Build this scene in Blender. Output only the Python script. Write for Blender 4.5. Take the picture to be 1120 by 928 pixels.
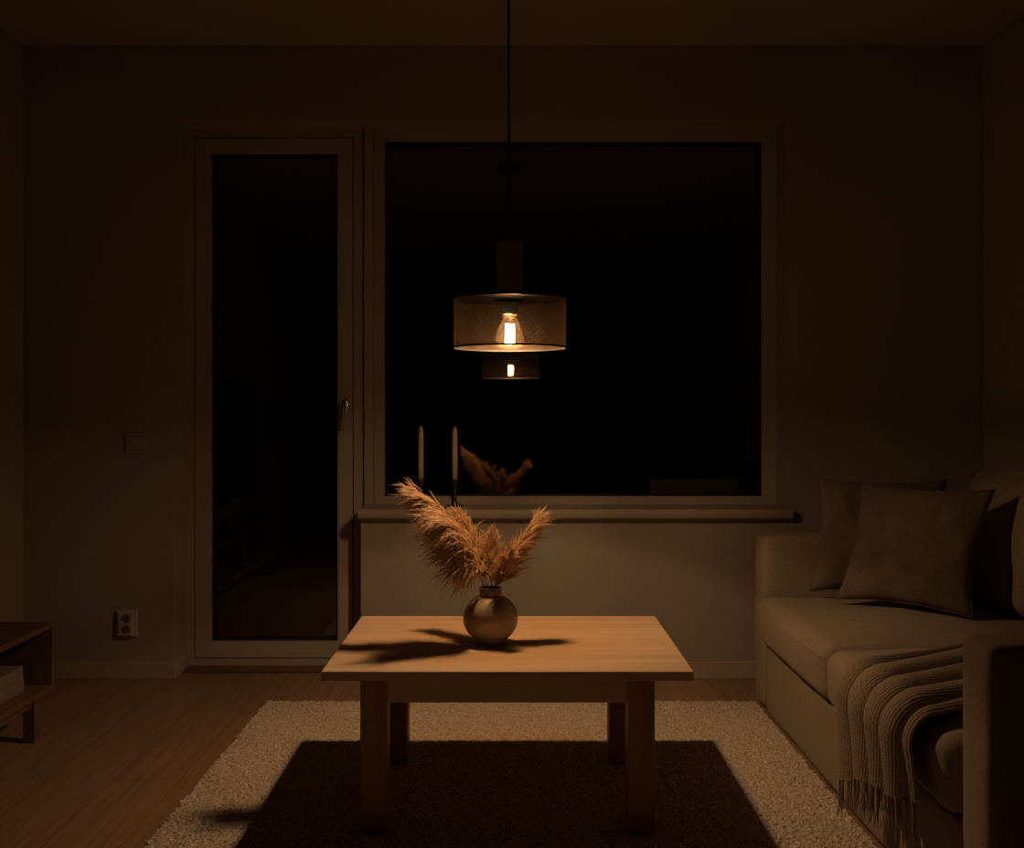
import bpy, bmesh, math, random
import numpy as np
from mathutils import Vector, Matrix, noise as mnoise

random.seed(7)
rng = np.random.default_rng(7)
PI = math.pi
scene = bpy.context.scene
for o in list(bpy.data.objects):
    bpy.data.objects.remove(o, do_unlink=True)
COL = scene.collection

# ------------------------------------------------------------------ camera, world, exposure
F = 1100.0
CAM_Z = 1.058
cd = bpy.data.cameras.new('camera')
cam = bpy.data.objects.new('camera', cd)
COL.objects.link(cam)
cam.location = (0, 0, CAM_Z)
cam.rotation_euler = (PI / 2, 0, 0)
cd.sensor_fit = 'HORIZONTAL'
cd.sensor_width = 36
cd.lens = 36 * F / 1120
cd.shift_y = -15 / 1120
cd.clip_start = 0.05
scene.camera = cam

w = bpy.data.worlds.new('night')
scene.world = w
w.use_nodes = True
w.node_tree.nodes['Background'].inputs[0].default_value = (0.02, 0.03, 0.05, 1)
w.node_tree.nodes['Background'].inputs[1].default_value = 0.002

scene.view_settings.view_transform = 'Standard'
scene.view_settings.look = 'None'
scene.view_settings.gamma = 1
scene.view_settings.use_curve_mapping = False
scene.view_settings.exposure = 0.0

FILAMENT, ADDED_RING = 860.0, 2200.0     # emission of the bulb's upright filament wires and of a ring added in its socket for downward light
LIGHT_COL = (1.0, 0.635, 0.355, 1)

cy = scene.cycles
cy.use_denoising = True
cy.use_adaptive_sampling = False
cy.light_sampling_threshold = 0.0
cy.max_bounces = 10
cy.diffuse_bounces = 5
cy.glossy_bounces = 5
cy.transparent_max_bounces = 24
cy.sample_clamp_indirect = 3.0
cy.caustics_reflective = False
cy.caustics_refractive = False

# ------------------------------------------------------------------ materials
def new_mat(name):
    m = bpy.data.materials.new(name)
    m.use_nodes = True
    nt = m.node_tree
    b = nt.nodes['Principled BSDF']
    return m, nt, b

def N(nt, typ, **kw):
    n = nt.nodes.new(typ)
    for k, v in kw.items():
        if k == 'inputs':
            for kk, vv in v.items():
                n.inputs[kk].default_value = vv
        else:
            setattr(n, k, v)
    return n

def ramp(nt, stops):
    r = nt.nodes.new('ShaderNodeValToRGB')
    els = r.color_ramp.elements
    while len(els) < len(stops):
        els.new(0.5)
    for e, (p, c) in zip(els, stops):
        e.position = p
        e.color = (*c, 1)
    return r

def mapped(nt, scale=(1, 1, 1), rot=(0, 0, 0)):
    tc = N(nt, 'ShaderNodeTexCoord')
    mp = N(nt, 'ShaderNodeMapping')
    mp.inputs['Scale'].default_value = scale
    mp.inputs['Rotation'].default_value = rot
    nt.links.new(tc.outputs['Object'], mp.inputs['Vector'])
    return mp.outputs['Vector']

def bump(nt, b, src, strength=0.2, dist=0.002):
    bp = N(nt, 'ShaderNodeBump')
    bp.inputs['Strength'].default_value = strength
    bp.inputs['Distance'].default_value = dist
    nt.links.new(src, bp.inputs['Height'])
    nt.links.new(bp.outputs['Normal'], b.inputs['Normal'])

def plain(name, col, rough=0.6, metallic=0.0, spec=0.5, nscale=None, var=0.08, bstr=0.0):
    m, nt, b = new_mat(name)
    b.inputs['Roughness'].default_value = rough
    b.inputs['Metallic'].default_value = metallic
    b.inputs['Specular IOR Level'].default_value = spec
    b.inputs['Base Color'].default_value = (*col, 1)
    if nscale:
        v = mapped(nt)
        n = N(nt, 'ShaderNodeTexNoise', inputs={'Scale': nscale, 'Detail': 4})
        nt.links.new(v, n.inputs['Vector'])
        r = ramp(nt, [(0.3, tuple(c * (1 - var) for c in col)), (0.7, tuple(min(1, c * (1 + var)) for c in col))])
        nt.links.new(n.outputs['Fac'], r.inputs['Fac'])
        nt.links.new(r.outputs['Color'], b.inputs['Base Color'])
        if bstr:
            bump(nt, b, n.outputs['Fac'], bstr)
    return m

def wood(name, dark, light, axis='x', rough=0.45, spec=0.3, fine=1.0):
    m, nt, b = new_mat(name)
    s = {'x': (0.7, 14, 14), 'y': (14, 0.7, 14), 'z': (14, 14, 0.7)}[axis]
    v = mapped(nt, tuple(k * fine for k in s))
    n = N(nt, 'ShaderNodeTexNoise', inputs={'Scale': 1.6, 'Detail': 6, 'Distortion': 0.5})
    nt.links.new(v, n.inputs['Vector'])
    s2 = {'x': (3, 160, 160), 'y': (160, 3, 160), 'z': (160, 160, 3)}[axis]
    v2 = mapped(nt, s2)
    n2 = N(nt, 'ShaderNodeTexNoise', inputs={'Scale': 1.5, 'Detail': 3})
    nt.links.new(v2, n2.inputs['Vector'])
    mx = N(nt, 'ShaderNodeMath', operation='MULTIPLY_ADD')
    mx.inputs[1].default_value = 0.35
    nt.links.new(n2.outputs['Fac'], mx.inputs[0])
    nt.links.new(n.outputs['Fac'], mx.inputs[2])
    r = ramp(nt, [(0.42, dark), (0.62, tuple((a + c) / 2 for a, c in zip(dark, light))), (0.85, light)])
    nt.links.new(mx.outputs[0], r.inputs['Fac'])
    nt.links.new(r.outputs['Color'], b.inputs['Base Color'])
    b.inputs['Roughness'].default_value = rough
    b.inputs['Specular IOR Level'].default_value = spec
    bump(nt, b, n2.outputs['Fac'], 0.08, 0.001)
    return m

def floor_mat():
    m, nt, b = new_mat('oak_planks')
    v = mapped(nt, (1, 1, 1), (0, 0, PI / 2))
    br = N(nt, 'ShaderNodeTexBrick', offset=0.37)
    br.inputs['Scale'].default_value = 1
    br.inputs['Brick Width'].default_value = 2.1
    br.inputs['Row Height'].default_value = 0.19
    br.inputs['Mortar Size'].default_value = 0.0012
    br.inputs['Color1'].default_value = (0.37, 0.25, 0.165, 1)
    br.inputs['Color2'].default_value = (0.32, 0.215, 0.14, 1)
    br.inputs['Mortar'].default_value = (0.16, 0.09, 0.05, 1)
    nt.links.new(v, br.inputs['Vector'])
    v2 = mapped(nt, (28, 1.3, 1))
    n = N(nt, 'ShaderNodeTexNoise', inputs={'Scale': 2.2, 'Detail': 7, 'Distortion': 1.0})
    nt.links.new(v2, n.inputs['Vector'])
    r = ramp(nt, [(0.3, (0.66, 0.62, 0.58)), (0.6, (1, 1, 1))])
    nt.links.new(n.outputs['Fac'], r.inputs['Fac'])
    mix = N(nt, 'ShaderNodeMix', data_type='RGBA', blend_type='MULTIPLY')
    mix.inputs[0].default_value = 0.8
    nt.links.new(br.outputs['Color'], mix.inputs[6])
    nt.links.new(r.outputs['Color'], mix.inputs[7])
    nt.links.new(mix.outputs[2], b.inputs['Base Color'])
    b.inputs['Roughness'].default_value = 0.5
    b.inputs['Specular IOR Level'].default_value = 0.3
    bump(nt, b, br.outputs['Fac'], -0.25, 0.001)
    return m

def fabric(name, col, thread=330, var=0.28, bstr=0.6):
    m, nt, b = new_mat(name)
    v = mapped(nt)
    w1 = N(nt, 'ShaderNodeTexNoise', inputs={'Scale': thread, 'Detail': 2})
    nt.links.new(v, w1.inputs['Vector'])
    w2 = N(nt, 'ShaderNodeTexNoise', inputs={'Scale': 60, 'Detail': 3})
    v2 = mapped(nt, (1, 1, 5))
    nt.links.new(v2, w2.inputs['Vector'])
    ad = N(nt, 'ShaderNodeMath', operation='MULTIPLY_ADD')
    ad.inputs[1].default_value = 0.4
    nt.links.new(w2.outputs['Fac'], ad.inputs[0])
    nt.links.new(w1.outputs['Fac'], ad.inputs[2])
    r = ramp(nt, [(0.45, tuple(c * (1 - var) for c in col)), (0.95, tuple(min(1, c * (1 + var)) for c in col))])
    nt.links.new(ad.outputs[0], r.inputs['Fac'])
    nt.links.new(r.outputs['Color'], b.inputs['Base Color'])
    b.inputs['Roughness'].default_value = 0.95
    b.inputs['Specular IOR Level'].default_value = 0.1
    b.inputs['Sheen Weight'].default_value = 0.08
    bump(nt, b, w1.outputs['Fac'], bstr, 0.001)
    return m

def glass_mat():
    m, nt, b = new_mat('window_glass')
    out = nt.nodes['Material Output']
    tr = N(nt, 'ShaderNodeBsdfTransparent')
    tr.inputs['Color'].default_value = (0.93, 0.95, 0.94, 1)
    gl = N(nt, 'ShaderNodeBsdfGlossy')
    gl.inputs['Roughness'].default_value = 0.0
    gl.inputs['Color'].default_value = (1, 0.98, 0.95, 1)
    fr = N(nt, 'ShaderNodeFresnel')
    fr.inputs['IOR'].default_value = 1.85
    mx = N(nt, 'ShaderNodeMixShader')
    nt.links.new(fr.outputs[0], mx.inputs[0])
    nt.links.new(tr.outputs[0], mx.inputs[1])
    nt.links.new(gl.outputs[0], mx.inputs[2])
    nt.links.new(mx.outputs[0], out.inputs['Surface'])
    return m

def bulb_mat():
    m, nt, b = new_mat('amber_bulb_glass')
    out = nt.nodes['Material Output']
    tr = N(nt, 'ShaderNodeBsdfTransparent')
    tr.inputs['Color'].default_value = (1.0, 0.86, 0.66, 1)
    tl = N(nt, 'ShaderNodeBsdfTranslucent')
    tl.inputs['Color'].default_value = (1.0, 0.72, 0.42, 1)
    gl = N(nt, 'ShaderNodeBsdfGlossy')
    gl.inputs['Roughness'].default_value = 0.05
    lw = N(nt, 'ShaderNodeLayerWeight')
    lw.inputs['Blend'].default_value = 0.25
    m1 = N(nt, 'ShaderNodeMixShader')
    m1.inputs[0].default_value = 0.010
    nt.links.new(tr.outputs[0], m1.inputs[1])
    nt.links.new(tl.outputs[0], m1.inputs[2])
    m2 = N(nt, 'ShaderNodeMixShader')
    mu = N(nt, 'ShaderNodeMath', operation='MULTIPLY')
    mu.inputs[1].default_value = 0.10
    nt.links.new(lw.outputs['Fresnel'], mu.inputs[0])
    nt.links.new(mu.outputs[0], m2.inputs[0])
    nt.links.new(m1.outputs[0], m2.inputs[1])
    nt.links.new(gl.outputs[0], m2.inputs[2])
    nt.links.new(m2.outputs[0], out.inputs['Surface'])
    return m

def perforated(name, col, pitch=0.0013, rmin=0.12, rvar=0.24, spec=0.2):
    """metal gauze: staggered rows of small, slightly irregular holes, laid out on the UV map (metres)"""
    m, nt, b = new_mat(name)
    out = nt.nodes['Material Output']
    uv = N(nt, 'ShaderNodeUVMap', uv_map='UVMap')
    sc = N(nt, 'ShaderNodeVectorMath', operation='SCALE')
    sc.inputs['Scale'].default_value = 1 / pitch
    nt.links.new(uv.outputs[0], sc.inputs[0])
    sx = N(nt, 'ShaderNodeSeparateXYZ')
    nt.links.new(sc.outputs[0], sx.inputs[0])
    def M(op, a, bb=None, c=None):
        n = N(nt, 'ShaderNodeMath', operation=op)
        for i, q in enumerate((a, bb, c)):
            if q is None: continue
            if isinstance(q, (int, float)): n.inputs[i].default_value = q
            else: nt.links.new(q, n.inputs[i])
        return n.outputs[0]
    row = M('FLOOR', sx.outputs[1])
    off = M('MULTIPLY', M('MODULO', row, 2.0), 0.5)
    xx = M('ADD', sx.outputs[0], off)
    fx = M('SUBTRACT', M('FRACT', xx), 0.5)
    fy = M('SUBTRACT', M('FRACT', sx.outputs[1]), 0.5)
    cx = N(nt, 'ShaderNodeCombineXYZ')
    nt.links.new(M('FLOOR', xx), cx.inputs[0])
    nt.links.new(row, cx.inputs[1])
    wn = N(nt, 'ShaderNodeTexWhiteNoise', noise_dimensions='2D')
    nt.links.new(cx.outputs[0], wn.inputs['Vector'])
    rad = M('MULTIPLY_ADD', wn.outputs['Value'], rvar, rmin)
    d = M('SQRT', M('ADD', M('MULTIPLY', fx, fx), M('MULTIPLY', fy, fy)))
    hole = M('LESS_THAN', d, rad)
    tr = N(nt, 'ShaderNodeBsdfTransparent')
    b.inputs['Base Color'].default_value = (*col, 1)
    b.inputs['Roughness'].default_value = 0.5
    b.inputs['Specular IOR Level'].default_value = spec
    b.inputs['Specular Tint'].default_value = (1.0, 0.78, 0.55, 1)
    mx = N(nt, 'ShaderNodeMixShader')
    nt.links.new(hole, mx.inputs[0])
    nt.links.new(b.outputs[0], mx.inputs[1])
    nt.links.new(tr.outputs[0], mx.inputs[2])
    nt.links.new(mx.outputs[0], out.inputs['Surface'])
    return m

def emit(name, col, strength):
    m, nt, b = new_mat(name)
    out = nt.nodes['Material Output']
    e = N(nt, 'ShaderNodeEmission')
    e.inputs['Color'].default_value = col
    e.inputs['Strength'].default_value = strength
    nt.links.new(e.outputs[0], out.inputs['Surface'])
    return m

def island_mat(name, c0, c1, rough=0.8):
    m, nt, b = new_mat(name)
    out = nt.nodes['Material Output']
    g = N(nt, 'ShaderNodeNewGeometry')
    r = ramp(nt, [(0.0, c0), (1.0, c1)])
    nt.links.new(g.outputs['Random Per Island'], r.inputs['Fac'])
    nt.links.new(r.outputs['Color'], b.inputs['Base Color'])
    b.inputs['Roughness'].default_value = rough
    b.inputs['Specular IOR Level'].default_value = 0.15
    tl = N(nt, 'ShaderNodeBsdfTranslucent')
    nt.links.new(r.outputs['Color'], tl.inputs['Color'])
    mx = N(nt, 'ShaderNodeMixShader')
    mx.inputs[0].default_value = 0.45
    nt.links.new(b.outputs[0], mx.inputs[1])
    nt.links.new(tl.outputs[0], mx.inputs[2])
    nt.links.new(mx.outputs[0], out.inputs['Surface'])
    return m

def rug_mat():
    m, nt, b = new_mat('wool_rug')
    v = mapped(nt)
    n = N(nt, 'ShaderNodeTexNoise', inputs={'Scale': 190, 'Detail': 3})
    nt.links.new(v, n.inputs['Vector'])
    r = ramp(nt, [(0.35, (0.37, 0.31, 0.255)), (0.65, (0.80, 0.735, 0.65))])
    nt.links.new(n.outputs['Fac'], r.inputs['Fac'])
    nt.links.new(r.outputs['Color'], b.inputs['Base Color'])
    b.inputs['Roughness'].default_value = 1
    b.inputs['Specular IOR Level'].default_value = 0.05
    bump(nt, b, n.outputs['Fac'], 0.6, 0.004)
    return m

M = {}
M['wall'] = plain('wall_paint', (0.37, 0.345, 0.32), 0.9, 0, 0.2, 90, 0.02, 0.03)
M['ceiling'] = plain('ceiling_paint', (0.46, 0.42, 0.385), 0.95, 0, 0.1, 60, 0.02)
M['trim'] = plain('white_lacquer', (0.44, 0.40, 0.365), 0.45, 0, 0.35, 40, 0.02)
M['dark_wall'] = plain('hall_paint', (0.13, 0.12, 0.11), 0.9, 0, 0.1, 60, 0.03)
M['rubber'] = plain('dark_seal', (0.03, 0.027, 0.024), 0.7, 0, 0.2, 40, 0.1)
M['floor'] = floor_mat()
M['glass'] = glass_mat()
M['steel'] = plain('satin_steel', (0.5, 0.46, 0.42), 0.28, 1, 0.5, 30, 0.05)
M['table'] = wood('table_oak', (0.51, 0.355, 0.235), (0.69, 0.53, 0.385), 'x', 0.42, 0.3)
M['table_leg'] = wood('table_oak_shaded', (0.30, 0.165, 0.08), (0.42, 0.245, 0.12), 'z', 0.45, 0.3)  # same oak as the tabletop, darkened for the shade beneath it
M['bench'] = wood('bench_walnut', (0.12, 0.075, 0.047), (0.19, 0.12, 0.075), 'y', 0.5, 0.3)
M['rug'] = rug_mat()
M['sofa'] = fabric('beige_linen', (0.31, 0.26, 0.205))
M['cushion'] = fabric('taupe_linen', (0.155, 0.13, 0.102), 300, 0.30, 0.7)
M['throw'] = fabric('knit_wool', (0.34, 0.285, 0.225), 300, 0.2, 0.4)
M['vase'] = plain('glazed_stoneware', (0.42, 0.365, 0.305), 0.46, 0.05, 0.4, 26, 0.12, 0.08)
M['vase_neck'] = plain('dark_glaze', (0.33, 0.23, 0.145), 0.5, 0.1, 0.4, 40, 0.15)
M['pampas'] = island_mat('pampas_hair', (0.70, 0.50, 0.325), (0.97, 0.835, 0.65))
M['stalk'] = island_mat('pampas_stalk', (0.45, 0.27, 0.13), (0.55, 0.35, 0.18))
M['wax'] = plain('candle_wax', (0.70, 0.58, 0.47), 0.5, 0, 0.35, 30, 0.03)
M['wick'] = plain('wick', (0.35, 0.28, 0.2), 0.9)
M['bronze'] = plain('aged_bronze', (0.13, 0.10, 0.06), 0.35, 0.9, 0.5, 60, 0.25)
M['black'] = plain('black_metal', (0.012, 0.011, 0.010), 0.5, 0.0, 0.4, 40, 0.15)
M['socket'] = plain('black_bakelite', (0.006, 0.005, 0.004), 0.8, 0, 0.08, 40, 0.1)
M['cord'] = plain('black_textile_cord', (0.008, 0.007, 0.006), 0.9, 0, 0.1, 200, 0.3)
M['neck'] = plain('olive_grey_metal', (0.42, 0.39, 0.28), 0.7, 0, 0.2, 25, 0.15)
M['gauze'] = perforated('metal_gauze', (0.017, 0.0105, 0.0055))
M['gauze_dense'] = perforated('dense_metal_gauze', (0.008, 0.005, 0.003), 0.0013, 0.10, 0.16, 0.03)
M['bulb'] = bulb_mat()
M['filament'] = emit('glowing_filament', LIGHT_COL, FILAMENT)
M['added_ring'] = emit('added_ring_glow', LIGHT_COL, ADDED_RING)
M['brass'] = plain('brass_cap', (0.6, 0.42, 0.2), 0.3, 1, 0.5, 30, 0.1)
M['plastic'] = plain('ivory_plastic', (0.58, 0.54, 0.49), 0.4, 0, 0.4, 30, 0.02)
M['switch'] = plain('white_plastic', (0.43, 0.40, 0.37), 0.4, 0, 0.4, 30, 0.02)
M['hole'] = plain('recess_shade', (0.19, 0.17, 0.15), 0.7)  # shade inside the plastic socket wells, put into the colour
M['paper'] = plain('book_pages', (0.55, 0.47, 0.38), 0.9, 0, 0.1, 120, 0.1)
M['cover_grey'] = plain('grey_cover', (0.20, 0.18, 0.155), 0.6, 0, 0.3, 30, 0.06)
M['cover_cream'] = plain('cream_cover', (0.25, 0.225, 0.195), 0.6, 0, 0.3, 30, 0.06)
M['screen'] = plain('dark_screen', (0.006, 0.006, 0.007), 0.18, 0, 0.4, 10, 0.1)

# ------------------------------------------------------------------ building helpers
ORG = {}

def props(o, label=None, cat=None, group=None, kind=None):
    if label: o['label'] = label
    if cat: o['category'] = cat
    if group: o['group'] = group
    if kind: o['kind'] = kind
    return o

def thing(name, label, cat, loc, group=None):
    o = bpy.data.objects.new(name, None)
    o.empty_display_size = 0.1
    COL.objects.link(o)
    o.location = loc
    ORG[o.name] = Vector(loc)
    return props(o, label, cat, group)

def obj(name, bm, mat, parent=None, loc=None, smooth=False, label=None, cat=None, group=None, kind=None,
        bevel=0.0, seg=2, autosmooth=None):
    """bm is in world space; the mesh is stored relative to its thing's origin"""
    org = ORG[parent.name] if parent is not None else Vector(loc or (0, 0, 0))
    bmesh.ops.translate(bm, verts=bm.verts, vec=-org)
    bmesh.ops.recalc_face_normals(bm, faces=bm.faces)
    me = bpy.data.meshes.new(name)
    bm.to_mesh(me)
    bm.free()
    me.materials.append(mat)
    if smooth:
        me.polygons.foreach_set('use_smooth', [True] * len(me.polygons))
    o = bpy.data.objects.new(name, me)
    COL.objects.link(o)
    if parent is not None:
        o.parent = parent
    else:
        o.location = org
    ORG[o.name] = org
    if bevel:
        md = o.modifiers.new('edge', 'BEVEL')
        md.width = bevel
        md.segments = seg
        md.limit_method = 'ANGLE'
        md.angle_limit = math.radians(40)
        md.harden_normals = False
    return props(o, label, cat, group, kind)

def box(bm, x0, x1, y0, y1, z0, z1):
    vs = [bm.verts.new(p) for p in ((x0, y0, z0), (x1, y0, z0), (x1, y1, z0), (x0, y1, z0),
                                    (x0, y0, z1), (x1, y0, z1), (x1, y1, z1), (x0, y1, z1))]
    for f in ((0, 3, 2, 1), (4, 5, 6, 7), (0, 1, 5, 4), (1, 2, 6, 5), (2, 3, 7, 6), (3, 0, 4, 7)):
        bm.faces.new([vs[i] for i in f])
    return bm

def bx(*a):
    bm = bmesh.new()
    if isinstance(a[0], (list, tuple)):
        for q in a: box(bm, *q)
    else:
        box(bm, *a)
    return bm

def lathe(bm, prof, c, n=48, close_ends=True, uv=False):
    """prof: list of (r, z) relative to c"""
    rings = []
    for r, z in prof:
        rings.append([bm.verts.new((c[0] + r * math.cos(2 * PI * k / n), c[1] + r * math.sin(2 * PI * k / n), c[2] + z)) for k in range(n)])
    for a, b in zip(rings, rings[1:]):
        for k in range(n):
            bm.faces.new((a[k], a[(k + 1) % n], b[(k + 1) % n], b[k]))
    if close_ends:
        if prof[0][0] > 1e-6: bm.faces.new(rings[0][::-1])
        if prof[-1][0] > 1e-6: bm.faces.new(rings[-1])
    return bm

def tube(bm, pts, rad, n=8, cap=True):
    pts = [Vector(p) for p in pts]
    if not isinstance(rad, (list, tuple)): rad = [rad] * len(pts)
    rings = []
    prev = None
    for i, p in enumerate(pts):
        t = (pts[min(i + 1, len(pts) - 1)] - pts[max(i - 1, 0)]).normalized()
        if prev is None:
            a = t.orthogonal().normalized()
        else:
            a = (prev - t * prev.dot(t)).normalized()
        prev = a
        b = t.cross(a)
        rings.append([bm.verts.new(p + (a * math.cos(2 * PI * k / n) + b * math.sin(2 * PI * k / n)) * rad[i]) for k in range(n)])
    for r0, r1 in zip(rings, rings[1:]):
        for k in range(n):
            bm.faces.new((r0[k], r0[(k + 1) % n], r1[(k + 1) % n], r1[k]))
    if cap:
        bm.faces.new(rings[0][::-1]); bm.faces.new(rings[-1])
    return bm

def ring(bm, c, r0, r1, z0, z1, n=96):
    """flat hoop with rectangular section"""
    pr = [(r0, z0), (r1, z0), (r1, z1), (r0, z1)]
    rr = [[bm.verts.new((c[0] + r * math.cos(2 * PI * k / n), c[1] + r * math.sin(2 * PI * k / n), c[2] + z)) for k in range(n)] for r, z in pr]
    for i in range(4):
        a, b = rr[i], rr[(i + 1) % 4]
        for k in range(n):
            bm.faces.new((a[k], a[(k + 1) % n], b[(k + 1) % n], b[k]))
    return bm

def soft_box(x0, x1, y0, y1, z0, z1, r=0.04, bulge=(0, 0, 0, 0, 0, 0), cuts=18, wrinkle=0.004, seed=0, lean=0.0):
    """upholstered block: rounded edges, faces bulging by (x-, x+, y-, y+, z-, z+), slight wrinkles"""
    bm = bmesh.new()
    bmesh.ops.create_cube(bm, size=2)
    bmesh.ops.subdivide_edges(bm, edges=bm.edges, cuts=cuts, use_grid_fill=True)
    h = Vector(((x1 - x0) / 2, (y1 - y0) / 2, (z1 - z0) / 2))
    c = Vector(((x1 + x0) / 2, (y1 + y0) / 2, (z1 + z0) / 2))
    for v in bm.verts:
        u = v.co.copy()
        for i in range(3):      # crowd rows near the edges so that the rounding stays smooth
            s = abs(u[i]); u[i] = math.copysign(1 - (1 - s) ** 1.5, u[i])
        p = Vector((u.x * h.x, u.y * h.y, u.z * h.z))
        q = Vector(tuple(max(-(h[i] - r), min(h[i] - r, p[i])) for i in range(3)))
        d = p - q
        if d.length > 1e-9:
            p = q + d.normalized() * r
        for i in range(3):
            j, k = (i + 1) % 3, (i + 2) % 3
            wgt = max(0, 1 - u[j] ** 2) * max(0, 1 - u[k] ** 2)
            if u[i] > 0.97: p[i] += bulge[2 * i + 1] * wgt
            elif u[i] < -0.97: p[i] -= bulge[2 * i] * wgt
            else:
                e = bulge[2 * i + 1] if u[i] > 0 else bulge[2 * i]
                p[i] += math.copysign(e * wgt * abs(u[i]) ** 3, u[i])
        nz = mnoise.noise(Vector((p.x * 6 + seed * 3.1, p.y * 6, p.z * 6)))
        n2 = mnoise.noise(Vector((p.x * 17 + seed, p.y * 17, p.z * 17)))
        nn = d.normalized() if d.length > 1e-9 else Vector((0, 0, 0))
        p += nn * wrinkle * (nz + 0.5 * n2)
        p.x += lean * (p.z + h.z)
        v.co = p + c
    return bm

def piping_loop(bm, pts, rad=0.0035):
    tube(bm, pts + [pts[0]], rad, 6, cap=False)

# ------------------------------------------------------------------ the room
XL, XR, YW, YB, ZC = -1.93, 1.86, 3.97, -0.70, 2.50
NXL, NXR, NYB, NZT = -1.337, 1.08, 4.12, 2.21       # niche of door and window
PX, PZ = -0.596, 0.652                              # parapet under the window

def struct(name, bm, mat, parent=None, bevel=0, smooth=False):
    return obj(name, bm, mat, parent, kind='structure' if parent is None else None, bevel=bevel, smooth=smooth)

struct('floor', bx(-2.15, 2.1, -3.4, 4.42, -0.12, 0.0), M['floor'])
struct('ceiling', bx(-2.15, 2.1, -3.4, 4.42, ZC, ZC + 0.12), M['ceiling'])
struct('wall_left', bx(XL - 0.16, XL, YB - 0.12, 4.40, 0, ZC), M['wall'])
struct('wall_right', bx(XR, XR + 0.16, YB - 0.12, 4.40, 0, ZC), M['wall'])
struct('wall_front', bx((XL, NXL, YW, 4.38, 0, ZC), (NXR, XR, YW, 4.38, 0, ZC), (NXL, NXR, YW, 4.38, NZT, ZC),
                        (PX, NXR, YW, 4.38, 0, PZ)), M['wall'])
# wall behind the camera with an open doorway into a dark hall
struct('wall_back', bx((XL, -0.685, YB - 0.12, YB, 0, ZC), (0.645, XR, YB - 0.12, YB, 0, ZC), (-0.685, 0.645, YB - 0.12, YB, 2.06, ZC)), M['dark_wall'])
struct('wall_hall', bx((-2.05, 2.0, -3.3, -3.2, 0, ZC), (-1.4, -1.3, -3.2, YB - 0.12, 0, ZC), (1.3, 1.4, -3.2, YB - 0.12, 0, ZC)), M['dark_wall'])

BH, BT = 0.066, 0.012
struct('baseboard_left', bx(XL, XL + BT, YB, YW, 0, BH), M['trim'], bevel=0.003)
struct('baseboard_right', bx(XR - BT, XR, YB, YW, 0, BH), M['trim'], bevel=0.003)
struct('baseboard_front', bx((XL, NXL + BT, YW - BT, YW, 0, BH), (NXL, NXL + BT, YW, NYB - 0.04, 0, BH),
                             (PX, XR, YW - BT, YW, 0, BH)), M['trim'], bevel=0.003)

# --- balcony door
d = thing('door_1', None, None, (-0.97, 4.14, 0)); d['kind'] = 'structure'
FY = 4.115
JL, JR = NXL, -0.612
LX0, LX1, LZ0, LZ1 = -1.296, -0.652, 0.047, 2.170
GX0, GX1, GZ0, GZ1 = -1.228, -0.712, 0.114, 2.108
struct('frame', bx((JL, LX0 - 0.004, FY, FY + 0.11, 0.0, NZT), (LX1 + 0.004, JR, FY, FY + 0.11, 0.0, NZT),
                   (LX0 - 0.004, LX1 + 0.004, FY, FY + 0.11, LZ1 + 0.005, NZT), (LX0 - 0.004, LX1 + 0.004, FY, FY + 0.11, 0.013, LZ0 - 0.005)), M['trim'], d)
struct('seal', bx((LX0 - 0.004, LX0, FY + 0.02, FY + 0.05, LZ0, LZ1), (LX1, LX1 + 0.004, FY + 0.02, FY + 0.05, LZ0, LZ1),
                  (LX0, LX1, FY + 0.02, FY + 0.05, LZ1, LZ1 + 0.005), (LX0, LX1, FY + 0.02, FY + 0.05, LZ0 - 0.005, LZ0)), M['rubber'], d)
struct('door_leaf', bx((LX0, GX0, FY - 0.004, FY + 0.06, LZ0, LZ1), (GX1, LX1, FY - 0.004, FY + 0.06, LZ0, LZ1),
                       (GX0, GX1, FY - 0.004, FY + 0.06, GZ1, LZ1), (GX0, GX1, FY - 0.004, FY + 0.06, LZ0, GZ0)), M['trim'], d)
struct('glazing_bead', bx((GX0, GX0 + 0.008, FY + 0.006, FY + 0.05, GZ0, GZ1), (GX1 - 0.008, GX1, FY + 0.006, FY + 0.05, GZ0, GZ1),
                          (GX0, GX1, FY + 0.006, FY + 0.05, GZ1 - 0.008, GZ1), (GX0, GX1, FY + 0.006, FY + 0.05, GZ0, GZ0 + 0.008)), M['rubber'], d)
struct('pane', bx(GX0, GX1, FY + 0.018, FY + 0.026, GZ0, GZ1), M['glass'], d)
struct('threshold', bx(NXL + BT, JR, 4.045, FY + 0.03, 0.0, 0.014), M['bench'], d, bevel=0.003)
# lever handle, pointing down
hx, hz = -0.681, 1.075
bm = bmesh.new()
lathe(bm, [(0.0, 0), (0.014, 0), (0.014, 0.008), (0.012, 0.010), (0.0, 0.010)], (0, 0, 0), 24)
bmesh.ops.scale(bm, verts=bm.verts, vec=(0.95, 2.3, 1))
bmesh.ops.rotate(bm, verts=bm.verts, cent=(0, 0, 0), matrix=Matrix.Rotation(PI / 2, 3, 'X'))
bmesh.ops.translate(bm, verts=bm.verts, vec=(hx, FY - 0.004, hz))
struct('handle_plate', bm, M['steel'], d, smooth=True)
bm = bmesh.new()
tube(bm, [(hx, FY - 0.01, hz + 0.008), (hx, FY - 0.035, hz + 0.008), (hx - 0.001, FY - 0.046, hz + 0.003), (hx - 0.003, FY - 0.048, hz - 0.02),
          (hx - 0.006, FY - 0.046, hz - 0.06), (hx - 0.009, FY - 0.042, hz - 0.10)], [0.008, 0.008, 0.0085, 0.008, 0.007, 0.005], 12)
struct('handle', bm, M['steel'], d, smooth=True)

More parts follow.
